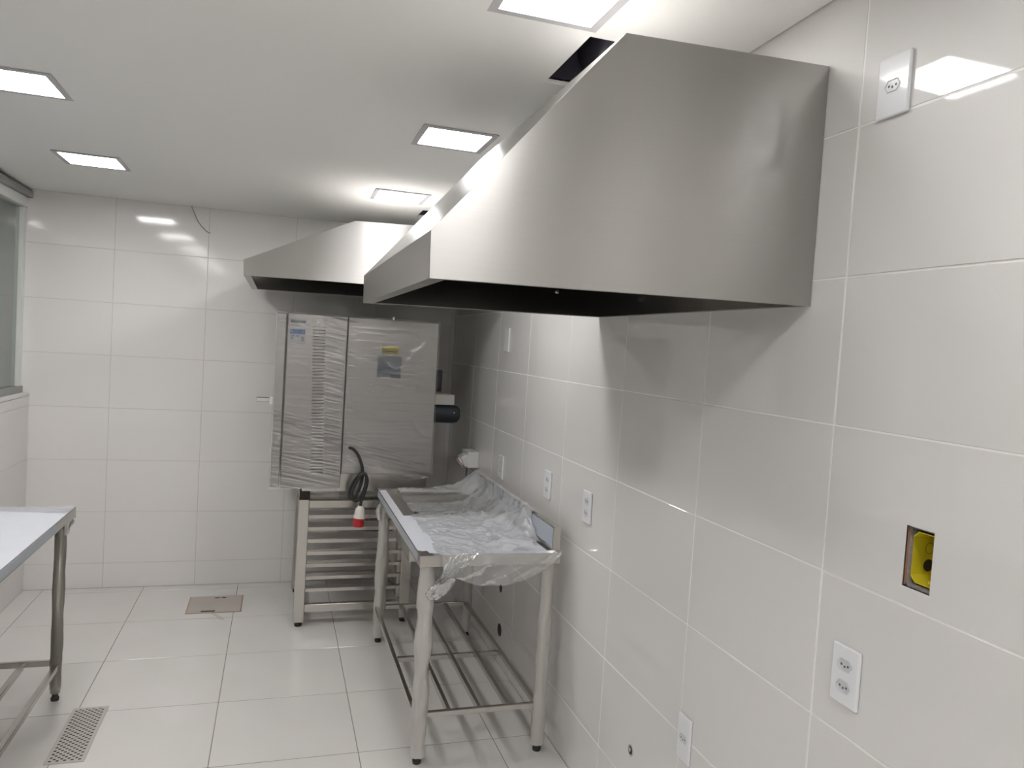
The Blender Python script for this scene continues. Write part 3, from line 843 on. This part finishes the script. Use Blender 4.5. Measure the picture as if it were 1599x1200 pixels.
# stickers
def sticker(name, x0, x1, z0, z1, mat, par, y=OY0, label=None, t=0.0012):
    o = box(name, x0, x1, y - t, y - 0.0001, z0, z1, mat, par)
    if label: o['label'] = label
    return o
s1 = sticker('sticker', -1.164, -1.072, 1.762, 1.800, 'paper_white', fb_, label='white rating sticker with dark line')
sticker('print_bar', -1.158, -1.077, 1.778, 1.790, 'sticker_dark', s1, OY0 - 0.0013, t=0.0005)
s2 = sticker('sticker', -1.160, -1.074, 1.662, 1.744, 'paper_white', fb_, label='blue and white information sticker')
sticker('blue_band', -1.158, -1.076, 1.715, 1.742, 'sticker_blue', s2, OY0 - 0.0013, t=0.0005)
for (a, b, c_, d_) in ((-1.152, -1.138, 1.685, 1.700), (-1.123, -1.108, 1.700, 1.711), (-1.095, -1.082, 1.676, 1.702), (-1.150, -1.134, 1.703, 1.710)):
    sticker('print_mark', a, b, c_, d_, 'sticker_slate', s2, OY0 - 0.0013, t=0.0005)
for k in range(2):
    sticker('print_mark', -1.152 + 0.060*k, -1.146 + 0.060*k, 1.725, 1.736, 'paper_white', s2, OY0 - 0.0019, t=0.0004)
s3 = sticker('sticker', -0.642, -0.546, 1.634, 1.680, 'sticker_yellow', rb_, OY0 + 0.004, 'yellow warning sticker')
sticker('print_mark', -0.634, -0.556, 1.642, 1.648, 'sticker_dark', s3, OY0 + 0.0027, t=0.0004)
s4 = sticker('sticker', -0.664, -0.524, 1.490, 1.620, 'sticker_slate', rb_, OY0 + 0.004, 'slate blue sticker with dark lower half')
sticker('dark_band', -0.660, -0.528, 1.515, 1.556, 'sticker_navy', s4, OY0 + 0.0027, t=0.0004)
sticker('dark_band', -0.585, -0.528, 1.492, 1.510, 'sticker_navy', s4, OY0 + 0.0027, t=0.0004)
lathe('top_knob', (-0.53, 4.75, OZ1 - 0.001), (0, 0, 1), [(0, .012), (.03, .012), (.034, .006)], 'steel_polish', ov)
# motor and terminal box behind the oven
mt = lathe('motor', (-0.312, 4.60, 1.272), (1, 0, 0), [(0, .056), (.16, .058), (.19, .053), (.205, .040), (.210, .020)], 'motor_black', ov, n=32)
lathe('shaft_end', (-0.150, 4.545, 1.285), (0, -1, 0), [(0, .004), (.006, .004)], 'steel_polish', mt, n=10)
box('terminal_box', -0.312, -0.148, 4.56, 4.63, 1.330, 1.395, 'cream_plastic', ov, 0.003)
cyl('vent_pipe', (-0.245, 4.62, 1.41), (-0.245, 4.62, 1.545), 0.022, 'duct_dark', ov)
# power cable with plug, looped up
CY = 4.325
cab = tube('power_cable', [(-0.800, OY0 + .004, 1.078), (-0.775, CY, 1.072), (-0.745, CY, 1.03), (-0.722, CY, 0.965), (-0.722, CY - .006, 0.90),
            (-0.742, CY - .012, 0.83), (-0.775, CY - .012, 0.79), (-0.792, CY - .01, 0.82), (-0.772, CY - .01, 0.885), (-0.735, CY - .016, 0.935),
            (-0.702, CY - .02, 0.93), (-0.705, CY - .022, 0.86), (-0.735, CY - .024, 0.79), (-0.766, CY - .024, 0.785), (-0.778, CY - .026, 0.83),
            (-0.748, CY - .03, 0.905), (-0.715, CY - .03, 0.94), (-0.694, CY - .03, 0.90), (-0.706, CY - .03, 0.83), (-0.722, CY - .026, 0.78), (-0.725, CY - .022, 0.745)],
            0.0085, 'black_rubber', ov)
pl = lathe('plug', (-0.725, CY - .022, 0.752), (-0.06, 0, -1), [(0, .014), (.012, .020), (.018, .026), (.062, .032), (.070, .033)], 'plug_white', cab)
lathe('plug_collar', (-0.7293, CY - .022, 0.682), (-0.06, 0, -1), [(0, .0345), (.012, .0345), (.014, .031), (.050, .030)], 'plug_red', cab)
# clear film stretched round the oven
def ofilm(u, v):
    x = -1.236 + (0.930) * u; z = 0.838 + 1.000 * v
    if x > -0.84:
        lo = 1.035 - 0.115 * (x + 0.84) / 0.53 + 0.006*nz(x*15, 1)
        if z < lo: return None
    wr = 0.0030*nz(x*3, z*38, 1) + 0.0022*nz(x*5, z*95, 4)
    if -0.975 < x < -0.80 or z < 1.30 - 0.35*(x + 1.23): wr += 0.0110*max(0, ridg(x*1.8, z*46 + x*9, 2) - 0.35)
    dg = abs(z - (1.255 - 0.42*(x + 1.22)) - 0.01*nz(x*6, 2))          # diagonal overlap of the wrap
    if x < -0.84: wr += 0.012*max(0, 1 - dg/0.016)
    cr = ridg(x*7, z*9, 11) * max(0, nz(x*4, z*4, 21) + 0.1)
    wr += 0.030*max(0, cr - 0.22)
    y = OY0 - 0.0150 - max(0, wr)
    if x > -0.84: y += 0.009
    return (x, y, z)
sheet('stretch_film', 150, 380, ofilm, 'oven_film', ov)
def swag(u, v):       # loose film hanging below the front body and rear body
    x = -1.04 + 0.72*u; z0 = 0.842 if x < -0.84 else 1.02 - 0.11*(x+0.84)/0.53
    d = (0.05 + 0.04*math.sin(u*9)) * math.sin(math.pi*u)
    return (x, OY0 - 0.012 - 0.006*nz(x*12, v*3, 3), z0 - d*v)
sheet('film_tail', 60, 8, swag, 'oven_film', ov)
under(ov)

# ------------------------------------------------------------------ floor fittings
gr = thing('floor_drain', (-1.934, 3.39, 0), 'rectangular floor drain with a perforated plastic grate', 'floor drain')
GX0, GX1, GY0, GY1 = -2.005, -1.865, 3.168, 3.622
bm = bmesh.new()
fwd = 0.012
for (x0, x1, y0, y1) in ((GX0, GX0+fwd, GY0, GY1), (GX1-fwd, GX1, GY0, GY1), (GX0+fwd, GX1-fwd, GY0, GY0+fwd), (GX0+fwd, GX1-fwd, GY1-fwd, GY1)):
    add_box(bm, x0, x1, y0, y1, 0.0002, 0.0045)
bmesh.ops.recalc_face_normals(bm, faces=bm.faces)
finish(bm, 'frame', 'drain_plastic', gr)
box('pit', GX0+fwd, GX1-fwd, GY0+fwd, GY1-fwd, 0.0002, 0.0012, 'drain_dark', gr)
bm = bmesh.new()
nx_, ny_ = 9, 34
cx_, cy_ = (GX1-GX0-2*fwd)/nx_, (GY1-GY0-2*fwd)/ny_
for i in range(nx_):
    for j in range(ny_):
        x0 = GX0 + fwd + i*cx_; y0 = GY0 + fwd + j*cy_
        o4 = [(x0, y0), (x0+cx_, y0), (x0+cx_, y0+cy_), (x0, y0+cy_)]
        O4 = [bm.verts.new((*p, 0.004)) for p in o4]
        if (i + j) % 2 == 0:
            mx, my = x0+cx_/2, y0+cy_/2
            I4 = [bm.verts.new((mx + dx*cx_*.40, my + dy*cy_*.36, 0.004)) for dx, dy in ((-1, -1), (1, -1), (1, 1), (-1, 1))]
            for k in range(4): bm.faces.new((O4[k], O4[(k+1) % 4], I4[(k+1) % 4], I4[k]))
        else:
            bm.faces.new(O4)
bmesh.ops.remove_doubles(bm, verts=bm.verts, dist=1e-5)
finish(bm, 'grate', 'drain_plastic', gr)
under(gr)

ht = thing('floor_hatch', (-1.52, 4.90, 0), 'flat beige access cover in the floor near the back wall', 'floor cover')
box('cover', -1.672, -1.366, 4.756, 5.048, 0.0002, 0.0040, 'hatch_beige', ht, 0.001)
for (x0, x1, y0, y1) in ((-1.592, -1.512, 4.762, 4.785), (-1.530, -1.500, 5.005, 5.020), (-1.490, -1.462, 5.005, 5.020)):
    box('finger_slot', x0, x1, y0, y1, 0.0041, 0.0046, 'drain_dark', ht)
bm = bmesh.new()
for (x0, x1, y0, y1) in ((-1.678, -1.672, 4.750, 5.054), (-1.366, -1.360, 4.750, 5.054), (-1.672, -1.366, 4.750, 4.756), (-1.672, -1.366, 5.048, 5.054)):
    add_box(bm, x0, x1, y0, y1, 0.0002, 0.0022)
finish(bm, 'rim', 'stain_brown', ht)
under(ht)

bm = bmesh.new()
pts = [(-1.535, 4.748), (-1.515, 4.748), (-1.455, 4.655), (-1.448, 4.628), (-1.475, 4.636), (-1.490, 4.672)]
bm.faces.new([bm.verts.new((x, y, 0.0006)) for x, y in pts])
ret = bmesh.ops.extrude_face_region(bm, geom=list(bm.faces))
for v in ret['geom']:
    if isinstance(v, bmesh.types.BMVert): v.co.z -= 0.0004
bmesh.ops.recalc_face_normals(bm, faces=bm.faces)
tag(finish(bm, 'mud_smear', 'hatch_beige'), 'brownish smear on the floor beside the access cover', 'stain')
